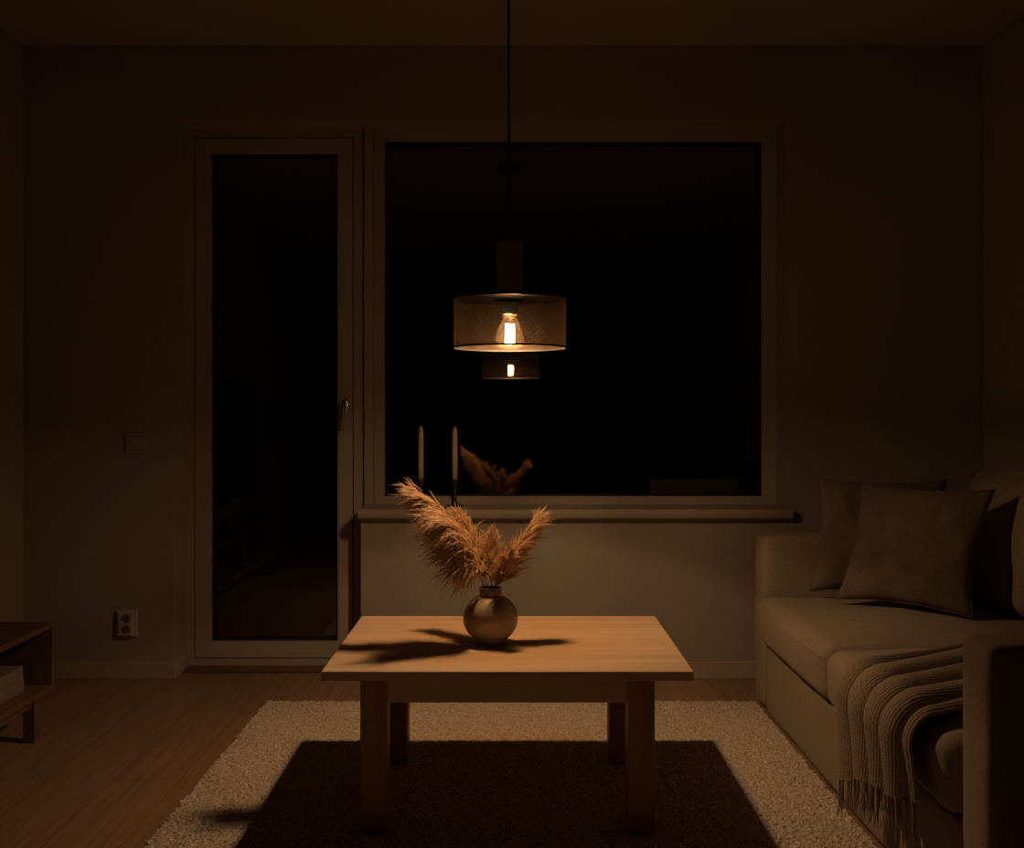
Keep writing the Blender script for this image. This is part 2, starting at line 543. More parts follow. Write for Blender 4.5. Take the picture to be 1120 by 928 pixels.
# --- window
wd = thing('window_1', None, None, (0.24, 4.14, 0.66)); wd['kind'] = 'structure'
WX0, WX1, WZ0, WZ1 = -0.521, 1.022, 0.706, 2.158
struct('post', bx(JR + 0.008, -0.567, FY - 0.006, FY + 0.11, PZ + 0.002, NZT), M['trim'], wd, bevel=0.002)
struct('frame', bx((-0.565, WX0, FY, FY + 0.11, PZ, NZT), (WX1, NXR, FY, FY + 0.11, PZ, NZT),
                   (WX0, WX1, FY, FY + 0.11, WZ1, NZT), (WX0, WX1, FY, FY + 0.11, PZ, WZ0)), M['trim'], wd)
struct('glazing_bead', bx((WX0, WX0 + 0.006, FY + 0.006, FY + 0.05, WZ0, WZ1), (WX1 - 0.008, WX1, FY + 0.006, FY + 0.05, WZ0, WZ1),
                          (WX0, WX1, FY + 0.006, FY + 0.05, WZ1 - 0.010, WZ1), (WX0, WX1, FY + 0.006, FY + 0.05, WZ0, WZ0 + 0.005)), M['rubber'], wd)
struct('pane', bx(WX0, WX1, FY + 0.018, FY + 0.026, WZ0, WZ1), M['glass'], wd)
bm = bmesh.new()
prof = [(4.116, 0.672), (3.928, 0.672), (3.922, 0.668), (3.920, 0.655), (3.924, 0.640), (3.934, 0.632), (3.95, 0.632), (3.969, 0.632), (3.969, 0.652), (4.116, 0.652)]
for sxx in (-0.602,):
    a = [bm.verts.new((-0.602, y, z)) for y, z in prof]
    b = [bm.verts.new((1.096 if y < 3.969 else 1.079, y, z)) for y, z in prof]
    for i in range(len(prof)):
        j = (i + 1) % len(prof)
        bm.faces.new((a[i], a[j], b[j], b[i]))
    bm.faces.new(a[::-1]); bm.faces.new(b)
struct('window_sill', bm, M['trim'], wd)

# ------------------------------------------------------------------ sofa
SX, SY0, SY1 = 0.88, 1.85, 3.65
t = thing('sofa', 'beige linen two seater sofa along the right wall', 'sofa', (1.33, 2.75, 0))
obj('base', soft_box(SX + 0.004, 1.80, SY0 + 0.13, SY1 - 0.13, 0.012, 0.248, 0.012, cuts=12, wrinkle=0.003, seed=1), M['sofa'], t, smooth=True)
obj('armrest', soft_box(SX, 1.838, SY0, SY0 + 0.125, 0.012, 0.622, 0.022, (0.004, 0, 0.004, 0.004, 0, 0.006), cuts=16, wrinkle=0.003, seed=2), M['sofa'], t, smooth=True)
obj('armrest', soft_box(SX, 1.838, SY1 - 0.135, SY1, 0.012, 0.617, 0.024, (0.004, 0, 0.006, 0.004, 0, 0.006), cuts=16, wrinkle=0.003, seed=3), M['sofa'], t, smooth=True)
obj('back', soft_box(1.70, 1.838, SY0 + 0.12, SY1 - 0.125, 0.012, 0.76, 0.03, cuts=12, wrinkle=0.003, seed=4), M['sofa'], t, smooth=True)
YM = 2.75
for (a, b, sd) in ((YM + 0.003, SY1 - 0.139, 5), (SY0 + 0.129, YM - 0.003, 6)):
    c = obj('seat_cushion', soft_box(0.852, 1.70, a, b, 0.252, 0.412, 0.042, (0.016, 0, 0.003, 0.003, 0.002, 0.024), cuts=26, wrinkle=0.005, seed=sd), M['sofa'], t, smooth=True)
    bm = bmesh.new()
    for zz, rr in ((0.374, 0.004), (0.285, 0.006)):
        piping_loop(bm, [(0.848 + rr, a + 0.03, zz), (0.840 + rr * 0.5, (a + b) / 2, zz + 0.004), (0.848 + rr, b - 0.03, zz), (1.6, b - 0.008, zz), (1.6, a + 0.008, zz)], 0.0022)
    obj('seam_piping', bm, M['sofa'], c, smooth=True)
for (a, b, sd) in ((2.965, SY1 - 0.142, 7), (SY0 + 0.13, 2.955, 8)):
    obj('back_cushion', soft_box(1.505, 1.665, a, b, 0.428, 0.862, 0.06, (0.035, 0, 0.006, 0.006, 0, 0.012), cuts=22, wrinkle=0.008, seed=sd, lean=0.20), M['sofa'], t, smooth=True)

# ------------------------------------------------------------------ throw pillows
def pillow(name, label, bl, br, height, lean_vec, thick, seed, sag=0.0):
    """bl/br: bottom corners (world), lean_vec: horizontal offset of the top edge"""
    bl, br = Vector(bl), Vector(br)
    ax = (br - bl); W = ax.length; ax.normalize()
    up = Vector((lean_vec[0], lean_vec[1], height)); H = up.length; up.normalize()
    nrm = ax.cross(up).normalized()
    c = (bl + br) / 2 + up * H / 2
    bm = bmesh.new()
    n = 40
    g = {}
    for side in (0, 1):
        for i in range(n + 1):
            for j in range(n + 1):
                border = i in (0, n) or j in (0, n)
                if side == 1 and border:
                    g[1, i, j] = g[0, i, j]; continue
                u, v = -1 + 2 * i / n, -1 + 2 * j / n
                uu = u * (1 - 0.10 * (1 - v * v) * abs(u) ** 3)
                vv = v * (1 - 0.085 * (1 - u * u) * abs(v) ** 3)
                th = thick / 2 * ((max(0, 1 - u * u)) * (max(0, 1 - v * v))) ** 0.48
                th *= 1 - 0.22 * v
                s = 1 if side == 0 else -1
                # creases running in from the corners and sagging at the foot
                cr = mnoise.noise(Vector((u * 2.3 + seed, v * 2.3, s * 2))) * 0.013 + mnoise.noise(Vector((u * 6 + seed, v * 5, s * 5))) * 0.004
                wv = max(0, 1 - max(abs(u), abs(v)) ** 6)
                foot = -0.012 * max(0, -v - 0.5) * math.cos(9 * u + seed) * (1 - u * u)
                off = s * (th + cr * wv) + foot
                p = c + ax * (uu * W / 2) + up * (vv * H / 2) + nrm * off
                g[side, i, j] = bm.verts.new(p)
    for side in (0, 1):
        for i in range(n):
            for j in range(n):
                q = (g[side, i, j], g[side, i + 1, j], g[side, i + 1, j + 1], g[side, i, j + 1])
                bm.faces.new(q if side == 0 else q[::-1])
    o = obj(name, bm, M['cushion'], None, loc=tuple(bl), smooth=True, label=label, cat='cushion', group='cushions on the sofa')
    # sewn edge
    bm = bmesh.new()
    pts = []
    for k in range(4 * n):
        if k < n: u, v = -1 + 2 * k / n, -1
        elif k < 2 * n: u, v = 1, -1 + 2 * (k - n) / n
        elif k < 3 * n: u, v = 1 - 2 * (k - 2 * n) / n, 1
        else: u, v = -1, 1 - 2 * (k - 3 * n) / n
        uu = u * (1 - 0.10 * (1 - v * v) * abs(u) ** 3)
        vv = v * (1 - 0.085 * (1 - u * u) * abs(v) ** 3)
        foot = -0.012 * max(0, -v - 0.5) * math.cos(9 * u + seed) * (1 - u * u)
        pts.append(c + ax * (uu * W / 2) + up * (vv * H / 2) + nrm * foot)
    piping_loop(bm, pts, 0.0018)
    obj('sewn_edge', bm, M['cushion'], o, smooth=True)
    return o

pillow('throw_pillow', 'square taupe linen cushion standing in front of the other cushion on the sofa',
       (1.052, 3.26, 0.445), (1.365, 2.985, 0.443), 0.372, (0.118, 0.10), 0.12, 1.3)
pillow('throw_pillow', 'taupe linen cushion leaning on the far armrest, half hidden behind the front cushion',
       (1.015, 3.43, 0.440), (1.44, 3.375, 0.440), 0.380, (0.06, 0.085), 0.09, 4.1)

# ------------------------------------------------------------------ knitted throw
def throw_path(s, y):
    """s in metres from the rear end on the seat: returns (x, z) of the seat surface and its normal"""
    x_back, x_front, zt, r = 1.43, 0.828, 0.416, 0.046
    L1 = x_back - (x_front + r)
    if s < L1:
        x = x_back - s
        z = zt + 0.025 * max(0, 1 - ((x - 1.276) / 0.424) ** 2) * max(0, 1 - ((y - 2.363) / 0.384) ** 2) ** 0.5
        return Vector((x, 0, z)), Vector((0, 0, 1))
    arc = r * PI / 2
    z1 = zt + 0.025 * (1 - ((x_front + r - 1.276) / 0.424) ** 2) * max(0, 1 - ((y - 2.363) / 0.384) ** 2) ** 0.5
    if s < L1 + arc:
        a = (s - L1) / r
        return Vector((x_front + r - r * math.sin(a), 0, z1 - r + r * math.cos(a))), Vector((-math.sin(a), 0, math.cos(a)))
    dn = s - L1 - arc
    return Vector((x_front + 0.006 * min(1, dn / 0.1), 0, z1 - r - dn)), Vector((-1, 0, 0))

def smooth01(t):
    t = max(0, min(1, t))
    return t * t * (3 - 2 * t)

TH_LEN = 0.556 + 0.072 + 0.262
def throw_point(u, s):
    """u in 0..1 across (0 = far side)"""
    hang = 0.05 + 0.025 * math.sin(3.0 * u + 0.4) + 0.13 * u
    s = s * (1 - hang)
    f = s / TH_LEN
    y0 = 2.66 - 0.235 * smooth01((f - 0.1) / 0.62)          # far side
    y1 = 2.235 - 0.205 * smooth01((f - 0.05) / 0.75)
    ph = 2 * PI * (4.15 * u + 0.22 * math.sin(3.4 * f + 0.5) + 0.10 * math.sin(5.0 * u + 2.0 * f) - 0.1)
    fold = (0.5 + 0.5 * math.sin(ph)) ** 0.7
    amp = 0.024 + 0.020 * smooth01((f - 0.35) / 0.35)
    edge = min(1, min(u, 1 - u) / 0.05)
    y = y0 + (y1 - y0) * u + 0.014 * math.cos(ph) * edge
    P, nrm = throw_path(s, y)
    P.y = y
    P += nrm * (0.008 + amp * fold * (0.25 + 0.75 * edge))
    return P, nrm

def make_throw():
    root = thing('throw_blanket', 'chunky knitted beige throw draped over the sofa seat edge', 'blanket', (0.85, 2.45, 0.10))
    nu, ns = 370, 340
    bm = bmesh.new()
    gv = []
    for j in range(ns + 1):
        row = []
        for i in range(nu + 1):
            u = i / nu; s = TH_LEN * j / ns
            P, nrm = throw_point(u, s)
            # knit: columns of slanted stitches
            cu = u * 92; fu = cu - math.floor(cu)
            st = s / 0.0090 + abs(fu - 0.5) * 1.1 + (0.5 if int(cu) % 2 else 0)
            hgt = 0.0038 * (math.sin(PI * fu) ** 0.7) * (0.45 + 0.55 * abs(math.sin(PI * st)))
            row.append(bm.verts.new(P + nrm * hgt))
        gv.append(row)
    for j in range(ns):
        for i in range(nu):
            bm.faces.new((gv[j][i], gv[j][i + 1], gv[j + 1][i + 1], gv[j + 1][i]))
    o = obj('knitted_cloth', bm, M['throw'], root, smooth=True)
    md = o.modifiers.new('thickness', 'SOLIDIFY'); md.thickness = 0.005; md.offset = -1
    k = 34
    for i in range(k):
        u = (i + 0.5) / k
        P, nrm = throw_point(u, TH_LEN * 0.998)
        bm = bmesh.new()
        L = random.uniform(0.07, 0.095)
        for q in range(3):
            dx, dy = random.uniform(-0.007, 0.004), random.uniform(-0.012, 0.012)
            pts = []
            for w_ in range(6):
                f = w_ / 5
                pts.append((P.x + dx * f * f + 0.002 * math.sin(q * 2.1 + 5 * f), P.y + dy * f * f + 0.002 * math.cos(q * 2.1 + 5 * f), P.z - L * f * random.uniform(0.97, 1.0) + 0.004))
            tube(bm, pts, [0.0022, 0.0021, 0.0019, 0.0017, 0.0014, 0.0008], 5)
        obj('fringe_tassel', bm, M['throw'], root, smooth=True)
make_throw()

# ------------------------------------------------------------------ rug
def make_rug():
    x0, x1, y0, y1, h = -0.880, 0.872, 1.45, 3.61, 0.015
    st = 0.0048
    nx, ny = int((x1 - x0) / st), int((y1 - y0) / st)
    hz_ = rng.random((ny + 1, nx + 1))
    hs = (hz_ * 1.0 + np.roll(hz_, 1, 0) * 0.6 + np.roll(hz_, 1, 1) * 0.6) / 2.2
    X = np.linspace(x0, x1, nx + 1)[None, :] + rng.normal(0, 0.0011, (ny + 1, nx + 1))
    Y = np.linspace(y0, y1, ny + 1)[:, None] + rng.normal(0, 0.0011, (ny + 1, nx + 1))
    Z = h - 0.007 + 0.011 * hs
    # uneven edge
    X[:, 0] += rng.normal(0, 0.003, ny + 1); X[:, -1] += rng.normal(0, 0.002, ny + 1)
    Y[-1, :] += rng.normal(0, 0.003, nx + 1); Y[0, :] += rng.normal(0, 0.003, nx + 1)
    V = np.stack([X, Y, Z], -1).reshape(-1, 3)
    idx = np.arange((ny + 1) * (nx + 1)).reshape(ny + 1, nx + 1)
    Fq = np.stack([idx[:-1, :-1], idx[:-1, 1:], idx[1:, 1:], idx[1:, :-1]], -1).reshape(-1, 4)
    bd = np.concatenate([idx[0, :], idx[1:, -1], idx[-1, -2::-1], idx[-2:0:-1, 0]])
    low = V[bd].copy(); low[:, 2] = 0.001
    base = len(V)
    V = np.concatenate([V, low])
    nb = len(bd)
    k = np.arange(nb)
    sk = np.stack([bd, base + k, base + (k + 1) % nb, bd[(k + 1) % nb]], -1)
    Fq = np.concatenate([Fq, sk])
    org = np.array([0.0, 2.5, 0.0])
    me = bpy.data.meshes.new('area_rug')
    me.from_pydata((V - org).tolist(), [], Fq.tolist())
    me.materials.append(M['rug'])
    me.update()
    o = bpy.data.objects.new('area_rug', me)
    COL.objects.link(o)
    o.location = org
    props(o, 'nubbly beige wool rug on the floor under the coffee table', 'rug')
make_rug()

# ------------------------------------------------------------------ coffee table
TXC, TW, TY0, TY1, TZ = -0.011, 0.896, 2.416, 3.070, 0.430
t = thing('coffee_table', 'low rectangular oak coffee table standing on the rug', 'table', (TXC, (TY0 + TY1) / 2, 0.0195))
obj('tabletop', bx(TXC - TW / 2, TXC + TW / 2, TY0, TY1, TZ - 0.023, TZ), M['table'], t, bevel=0.0025)
lx, lw_ = 0.362, 0.066
fy, by = 2.468, 2.952
for sx in (-1, 1):
    for yy in (fy, by):
        xa = TXC + sx * lx
        xb = TXC + sx * (lx - lw_)
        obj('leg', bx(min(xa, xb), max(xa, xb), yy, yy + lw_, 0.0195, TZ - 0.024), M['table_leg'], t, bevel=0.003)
xi = lx - lw_ + 0.002
for (a, b, c, e) in ((TXC - xi, TXC + xi, fy + 0.006, fy + 0.03), (TXC - xi, TXC + xi, by + lw_ - 0.03, by + lw_ - 0.006)):
    obj('apron', bx(a, b, c, e, 0.338, TZ - 0.024), M['table'], t, bevel=0.002)
for sx in (-1, 1):
    xx = TXC + sx * (lx - 0.018)
    obj('apron', bx(xx - 0.012, xx + 0.012, fy + lw_ - 0.002, by + 0.002, 0.338, TZ - 0.024), M['table'], t, bevel=0.002)

# ------------------------------------------------------------------ vase
VX, VY = -0.058, 2.715
t = thing('round_vase', 'round brown stoneware vase holding pampas grass on the coffee table', 'vase', (VX, VY, TZ))
prof = [(0.0, 0.0015), (0.030, 0.0015), (0.034, 0.0005), (0.040, 0.004)]
for k in range(1, 22):
    a = -PI / 2 + 0.56 + (PI - 0.56 - 0.40) * k / 21
    prof.append((0.074 * math.cos(a) ** 0.96, 0.067 + 0.066 * math.sin(a)))
prof += [(0.0285, 0.1315)]
inner = [(0.0235, 0.1315), (0.040, 0.118), (0.062, 0.09), (0.064, 0.06), (0.045, 0.02), (0.0, 0.008)]
bm = bmesh.new()
lathe(bm, prof + inner, (VX, VY, TZ), 72, close_ends=False)
obj('body', bm, M['vase'], t, smooth=True)
bm = bmesh.new()
lathe(bm, [(0.0285, 0.1300), (0.0298, 0.1315), (0.0300, 0.148), (0.0290, 0.1500), (0.0245, 0.1500), (0.0235, 0.148), (0.0235, 0.1300), (0.0285, 0.1300)], (VX, VY, TZ), 64, close_ends=False)
obj('neck', bm, M['vase_neck'], t, smooth=True, label='dark brown neck band')

# ------------------------------------------------------------------ pampas grass
def wpt(px, py, depth):
    return Vector(((px - 560) * depth / F, depth, CAM_Z - (py - 449) * depth / F))

def bez(P, s):
    P = [p.copy() for p in P]
    while len(P) > 1:
        P = [P[i] * (1 - s) + P[i + 1] * s for i in range(len(P) - 1)]
    return P[0]

def plume(label, ctrl, s0, n, rmax, l0, l1, bias, outw, along, droop, seed, fat=1.0):
    """ctrl: control points of the stem curve from inside the vase to the tip; hairs l0 long at the foot, l1 at the tip"""
    rnd = random.Random(seed)
    base = Vector((ctrl[0].x, ctrl[0].y, ctrl[0].z))
    root = props(thing('pampas_plume', label, 'dried grass', tuple(base), 'pampas plumes in the vase'), kind='thing')
    bm = bmesh.new()
    pts = [bez(ctrl, k / 16) for k in range(17)]
    tube(bm, pts, [0.0016 - 0.0011 * k / 16 for k in range(17)], 6)
    obj('stalk', bm, M['stalk'], root, smooth=True)
    V, Fc = [], []
    bias = Vector(bias)
    # side branches carry bundles of hairs, so the plume breaks up into locks
    nl = max(20, n // 13)
    locks = []
    for k in range(nl):
        s = s0 + (1 - s0) * ((k + rnd.random()) / nl) ** 1.5
        an = rnd.uniform(0, 2 * PI)
        locks.append((s, an, rnd.uniform(0.6, 1.15), Vector((rnd.gauss(0, 1), rnd.gauss(0, 1), rnd.gauss(0, 1))) * 0.20))
    for k in range(n):
        s, an, lk, jit = locks[k % nl]
        s = min(1, max(s0, s + rnd.gauss(0, 0.012)))
        an += rnd.gauss(0, 0.30)
        f = (s - s0) / (1 - s0)
        p = bez(ctrl, s)
        tg = (bez(ctrl, min(1, s + 0.02)) - bez(ctrl, max(0, s - 0.02))).normalized()
        a = tg.orthogonal().normalized(); b = tg.cross(a)
        out = a * math.cos(an) + b * math.sin(an)
        env = min(1, 0.35 + 2.2 * f) * min(1, 0.5 + 1.8 * (1 - f))
        L = (l0 + (l1 - l0) * f) * lk * rnd.uniform(0.55, 1.1)
        dirn = (tg * along * rnd.uniform(0.7, 1.2) + out * outw * rnd.uniform(0.5, 1.2) + bias * rnd.uniform(0.6, 1.2) + jit
                + Vector((rnd.gauss(0, 1), rnd.gauss(0, 1), rnd.gauss(0, 1))) * 0.045).normalized()
        p = p + out * rmax * env * rnd.uniform(0, 0.5) + dirn * L * rnd.choice((0, 0, 0.25, 0.45))
        seg = 6
        r0 = rnd.uniform(0.00065, 0.00120) * fat
        q = p.copy(); dv = dirn.copy()
        side = dv.orthogonal().normalized(); sd2 = dv.cross(side)
        bi = len(V)
        curl = Vector((rnd.gauss(0, 1), rnd.gauss(0, 1), rnd.gauss(0, 1))) * 0.12
        dr = droop * rnd.uniform(0.5, 1.5)
        for w_ in range(seg + 1):
            g = w_ / seg
            r = r0 * (0.5 + 3.0 * g * (1 - g)) * (1 - 0.85 * g ** 3)
            for m_ in range(3):
                aa = 2 * PI * m_ / 3
                V.append(q + (side * math.cos(aa) + sd2 * math.sin(aa)) * r)
            dv = (dv + (Vector((0, 0, -1)) * dr * (0.3 + 1.4 * g) + curl * 2) / seg).normalized()
            q = q + dv * (L / seg)
        for w_ in range(seg):
            for m_ in range(3):
                i0 = bi + w_ * 3 + m_; i1 = bi + w_ * 3 + (m_ + 1) % 3
                Fc.append((i0, i1, i1 + 3, i0 + 3))
    me = bpy.data.meshes.new('plume')
    me.from_pydata([tuple(v - base) for v in V], [], Fc)
    me.materials.append(M['pampas'])
    me.polygons.foreach_set('use_smooth', [True] * len(me.polygons))
    o = bpy.data.objects.new('plume', me)
    COL.objects.link(o)
    o.parent = root

DV = 2.715
def neckpts(dx, dy):
    return [Vector((VX - dx * 0.9, VY - dy, TZ + 0.03)), Vector((VX + dx, VY + dy, TZ + 0.155))]
plume('longest pampas plume arching far left over the table', neckpts(-0.012, 0.004) + [wpt(512, 578, DV), wpt(478, 548, DV + 0.02), wpt(452, 538, DV + 0.02)],
      0.38, 1900, 0.016, 0.100, 0.050, (-0.70, -0.06, -0.10), 0.35, 0.45, 0.75, 11)
plume('broad drooping pampas plume hanging lowest on the left of the vase', neckpts(-0.016, -0.006) + [wpt(524, 600, DV - 0.03), wpt(500, 575, DV - 0.05), wpt(478, 570, DV - 0.06)],
      0.36, 1500, 0.016, 0.100, 0.070, (-0.60, -0.10, -0.25), 0.35, 0.30, 1.3, 12)
plume('pampas plume behind the longest one, its tip pointing up left of centre', neckpts(-0.006, 0.003) + [wpt(529, 610, DV + 0.025), wpt(518, 588, DV + 0.10), wpt(504, 566, DV + 0.13)],
      0.36, 1250, 0.016, 0.065, 0.040, (-0.18, 0.0, 0.12), 0.42, 0.8, 0.5, 13)
plume('short upright pampas plume in the middle of the vase', neckpts(0.003, -0.004) + [wpt(538, 612, DV), wpt(539, 598, DV + 0.02), wpt(539, 584, DV + 0.04)],
      0.34, 1300, 0.016, 0.046, 0.024, (0, 0, 0.1), 0.34, 1.0, 0.25, 14, 0.8)
plume('small bushy pampas plume low between the upright one and the right one', neckpts(0.009, -0.008) + [wpt(546, 624, DV - 0.03), wpt(552, 614, DV - 0.03), wpt(558, 602, DV - 0.03)],
      0.34, 900, 0.016, 0.048, 0.028, (0.14, 0, 0.0), 0.45, 0.8, 0.4, 15, 0.8)
plume('pampas plume leaning to the right above the table', neckpts(0.012, 0.004) + [wpt(556, 615, DV + 0.01), wpt(570, 594, DV + 0.03), wpt(588, 570, DV + 0.05)],
      0.32, 1900, 0.020, 0.060, 0.046, (0.24, 0, -0.02), 0.36, 0.8, 0.55, 16, 0.85)

# ------------------------------------------------------------------ candles on the sill
SILL = 0.672
def candlestick(x, y, label, clabel):
    t = thing('candlestick', label, 'candle holder', (x, y, SILL), 'candlesticks on the sill')
    c = (x, y, SILL)
    bm = bmesh.new()
    lathe(bm, [(0.0, 0), (0.036, 0), (0.037, 0.003), (0.033, 0.006), (0.022, 0.010), (0.013, 0.016), (0.008, 0.022), (0.0, 0.022)], c, 40)
    obj('foot', bm, M['bronze'], t, smooth=True)
    bm = bmesh.new()
    lathe(bm, [(0.0, 0.02), (0.008, 0.021), (0.0055, 0.028), (0.0085, 0.033), (0.0055, 0.038), (0.005, 0.062), (0.0075, 0.067), (0.005, 0.072), (0.006, 0.080), (0.0, 0.081)], c, 32)
    obj('stem', bm, M['bronze'], t, smooth=True)
    bm = bmesh.new()
    lathe(bm, [(0.0, 0.079), (0.007, 0.080), (0.012, 0.087), (0.0135, 0.096), (0.0135, 0.104), (0.018, 0.108), (0.018, 0.110), (0.0115, 0.110), (0.0112, 0.095), (0.0, 0.094)], c, 36)
    obj('cup', bm, M['bronze'], t, smooth=True)
    bm = bmesh.new()
    z0 = SILL + 0.095
    lathe(bm, [(0.0, 0), (0.0108, 0), (0.0108, 0.12), (0.0103, 0.196), (0.0085, 0.212), (0.0048, 0.221), (0.0022, 0.226), (0.0, 0.228)], (x, y, z0), 32)
    k = thing('candle', clabel, 'candle', (x, y, z0), 'white taper candles')
    obj('wax_body', bm, M['wax'], k, smooth=True)
    bm = bmesh.new()
    tube(bm, [(x, y, z0 + 0.226), (x + 0.0005, y, z0 + 0.233), (x + 0.0015, y, z0 + 0.238)], 0.0008, 6)
    obj('wick', bm, M['wick'], k)
candlestick(-0.365, 4.035, 'bronze candlestick farther left on the window sill, foot hidden by the pampas', 'unlit white taper candle in the left candlestick')
candlestick(-0.229, 4.035, 'bronze candlestick with visible round foot on the window sill', 'unlit white taper candle in the right candlestick')

# ------------------------------------------------------------------ pendant lamp
LX, LY = -0.006, 2.83
SR, SZ0, SZ1 = 0.158, 1.235, 1.372
t = thing('pendant_lamp', 'black gauze drum pendant lamp with glowing filament bulb above the coffee table', 'lamp', (LX, LY, ZC))
c0 = (LX, LY, 0)
bm = bmesh.new()
lathe(bm, [(0.0, 2.499), (0.05, 2.499), (0.05, 2.475), (0.045, 2.47), (0.0, 2.47)], c0, 40)
obj('ceiling_canopy', bm, M['black'], t, smooth=True, )
bm = bmesh.new()
tube(bm, [(LX - 0.004, LY, 2.475), (LX - 0.003, LY, 2.0), (LX - 0.002, LY, 1.735), (LX, LY, 1.60), (LX, LY, 1.525)], 0.0032, 10)
obj('cord', bm, M['cord'], t, smooth=True)
bm = bmesh.new()
lathe(bm, [(0.0, 1.724), (0.028, 1.724), (0.031, 1.728), (0.031, 1.746), (0.028, 1.750), (0.0, 1.750)], (LX - 0.001, LY, 0), 36)
obj('cord_adjuster', bm, M['black'], t, smooth=True)
bm = bmesh.new()
lathe(bm, [(0.0, SZ1), (0.036, SZ1), (0.037, SZ1 + 0.004), (0.037, 1.524), (0.035, 1.529), (0.0, 1.530)], c0, 48)
obj('neck', bm, M['neck'], t, smooth=True)

bm = bmesh.new()
n = 128
uvl = bm.loops.layers.uv.new('UVMap')
lo = [bm.verts.new((LX + SR * math.cos(2 * PI * k / n), LY + SR * math.sin(2 * PI * k / n), SZ0)) for k in range(n)]
hi = [bm.verts.new((LX + SR * math.cos(2 * PI * k / n), LY + SR * math.sin(2 * PI * k / n), SZ1)) for k in range(n)]
for k in range(n):
    f = bm.faces.new((lo[k], lo[(k + 1) % n], hi[(k + 1) % n], hi[k]))
    l0, l1 = SR * 2 * PI * k / n, SR * 2 * PI * (k + 1) / n
    for lp, uv in zip(f.loops, ((l0, 0), (l1, 0), (l1, SZ1 - SZ0), (l0, SZ1 - SZ0))):
        lp[uvl].uv = uv
sh = obj('shade', bm, M['gauze'], t, smooth=True)
bm = bmesh.new()
uvl = bm.loops.layers.uv.new('UVMap')
rr = (0.036, SR)
a = [bm.verts.new((LX + rr[0] * math.cos(2 * PI * k / n), LY + rr[0] * math.sin(2 * PI * k / n), SZ1 - 0.003)) for k in range(n)]
b = [bm.verts.new((LX + rr[1] * math.cos(2 * PI * k / n), LY + rr[1] * math.sin(2 * PI * k / n), SZ1 - 0.003)) for k in range(n)]
for k in range(n):
    f = bm.faces.new((a[k], a[(k + 1) % n], b[(k + 1) % n], b[k]))
    for lp in f.loops:
        lp[uvl].uv = (lp.vert.co.x - LX, lp.vert.co.y - LY)
obj('shade_top', bm, M['gauze_dense'], sh, smooth=True)
bm = bmesh.new()
ring(bm, c0, SR - 0.0015, SR + 0.0018, SZ0 - 0.003, SZ0 + 0.002)
obj('lower_rim', bm, M['black'], sh)
bm = bmesh.new()
ring(bm, c0, SR - 0.0015, SR + 0.0018, SZ1 - 0.005, SZ1 + 0.006)
obj('upper_rim', bm, M['black'], sh)
bm = bmesh.new()
lathe(bm, [(0.0, SZ1 - 0.004), (0.034, SZ1 - 0.004), (0.034, SZ1 - 0.008), (0.024, SZ1 - 0.010), (0.024, 1.328), (0.0218, 1.328), (0.0216, 1.336), (0.0, 1.336)], c0, 40)
obj('socket', bm, M['socket'], t, smooth=True)
# bulb: pear shaped with a tip, its filament cage inside
bprof = [(0.0130, 1.331), (0.0150, 1.326), (0.0185, 1.318), (0.0235, 1.306), (0.0295, 1.292), (0.0350, 1.278), (0.0385, 1.266), (0.0395, 1.256),
         (0.0380, 1.247), (0.0335, 1.240), (0.0260, 1.235), (0.0160, 1.2315), (0.0070, 1.2295), (0.0025, 1.2275), (0.0, 1.2270)]
bm = bmesh.new()
lathe(bm, bprof, c0, 48, close_ends=False)
bl = obj('bulb', bm, M['bulb'], t, smooth=True, label='clear amber glass bulb')
bm = bmesh.new()
lathe(bm, [(0.0, 1.3358), (0.0085, 1.3358), (0.0085, 1.326), (0.006, 1.322), (0.004, 1.319), (0.0, 1.318)], c0, 24)
obj('bulb_cap', bm, M['black'], bl, smooth=True)
bm = bmesh.new()
nz = 8
for k in range(nz):          # upright wires of the cage
    an = 2 * PI * (k + 0.5) / nz
    x, y = math.cos(an), math.sin(an)
    tube(bm, [(LX + 0.0122 * x, LY + 0.0122 * y, 1.247), (LX + 0.0112 * x, LY + 0.0112 * y, 1.300)], 0.0014, 6)
obj('filament', bm, M['filament'], bl)
bm = bmesh.new()
ring(bm, c0, 0.009, 0.0205, 1.3320, 1.3324, 40)  # emitter added out of sight inside the socket to light the table
obj('added_light_ring', bm, M['added_ring'], t)
bm = bmesh.new()
tube(bm, [(LX, LY, 1.322), (LX, LY, 1.246)], 0.0011, 6)
for k in range(nz):
    an = 2 * PI * (k + 0.5) / nz
    for zz in (1.3005, 1.2465):
        tube(bm, [(LX, LY, zz), (LX + 0.0105 * math.cos(an), LY + 0.0105 * math.sin(an), zz)], 0.0005, 4)
obj('filament_support', bm, M['brass'], bl)

# ------------------------------------------------------------------ television bench, books, television
BX, BY0, BY1, BZ = -1.51, 1.75, 3.32, 0.360
XB = XL + 0.02
t = thing('tv_bench', 'low walnut open shelf bench along the left wall', 'tv bench', ((BX + XB) / 2, (BY0 + BY1) / 2, 0))
obj('top_board', bx(XB, BX, BY0, BY1, BZ - 0.019, BZ), M['bench'], t, bevel=0.002)
obj('bottom_board', bx(XB, BX, BY0, BY1, 0.137, 0.156), M['bench'], t, bevel=0.002)
for yy in (BY0, BY1 - 0.019):
    obj('side_panel', bx(XB, BX, yy, yy + 0.019, 0.156, BZ - 0.019), M['bench'], t, bevel=0.001)
obj('divider', bx(XB, BX - 0.01, 2.52, 2.538, 0.156, BZ - 0.019), M['bench'], t)
obj('back_panel', bx(XB, XB + 0.006, BY0 + 0.019, BY1 - 0.019, 0.156, BZ - 0.019), M['bench'], t)
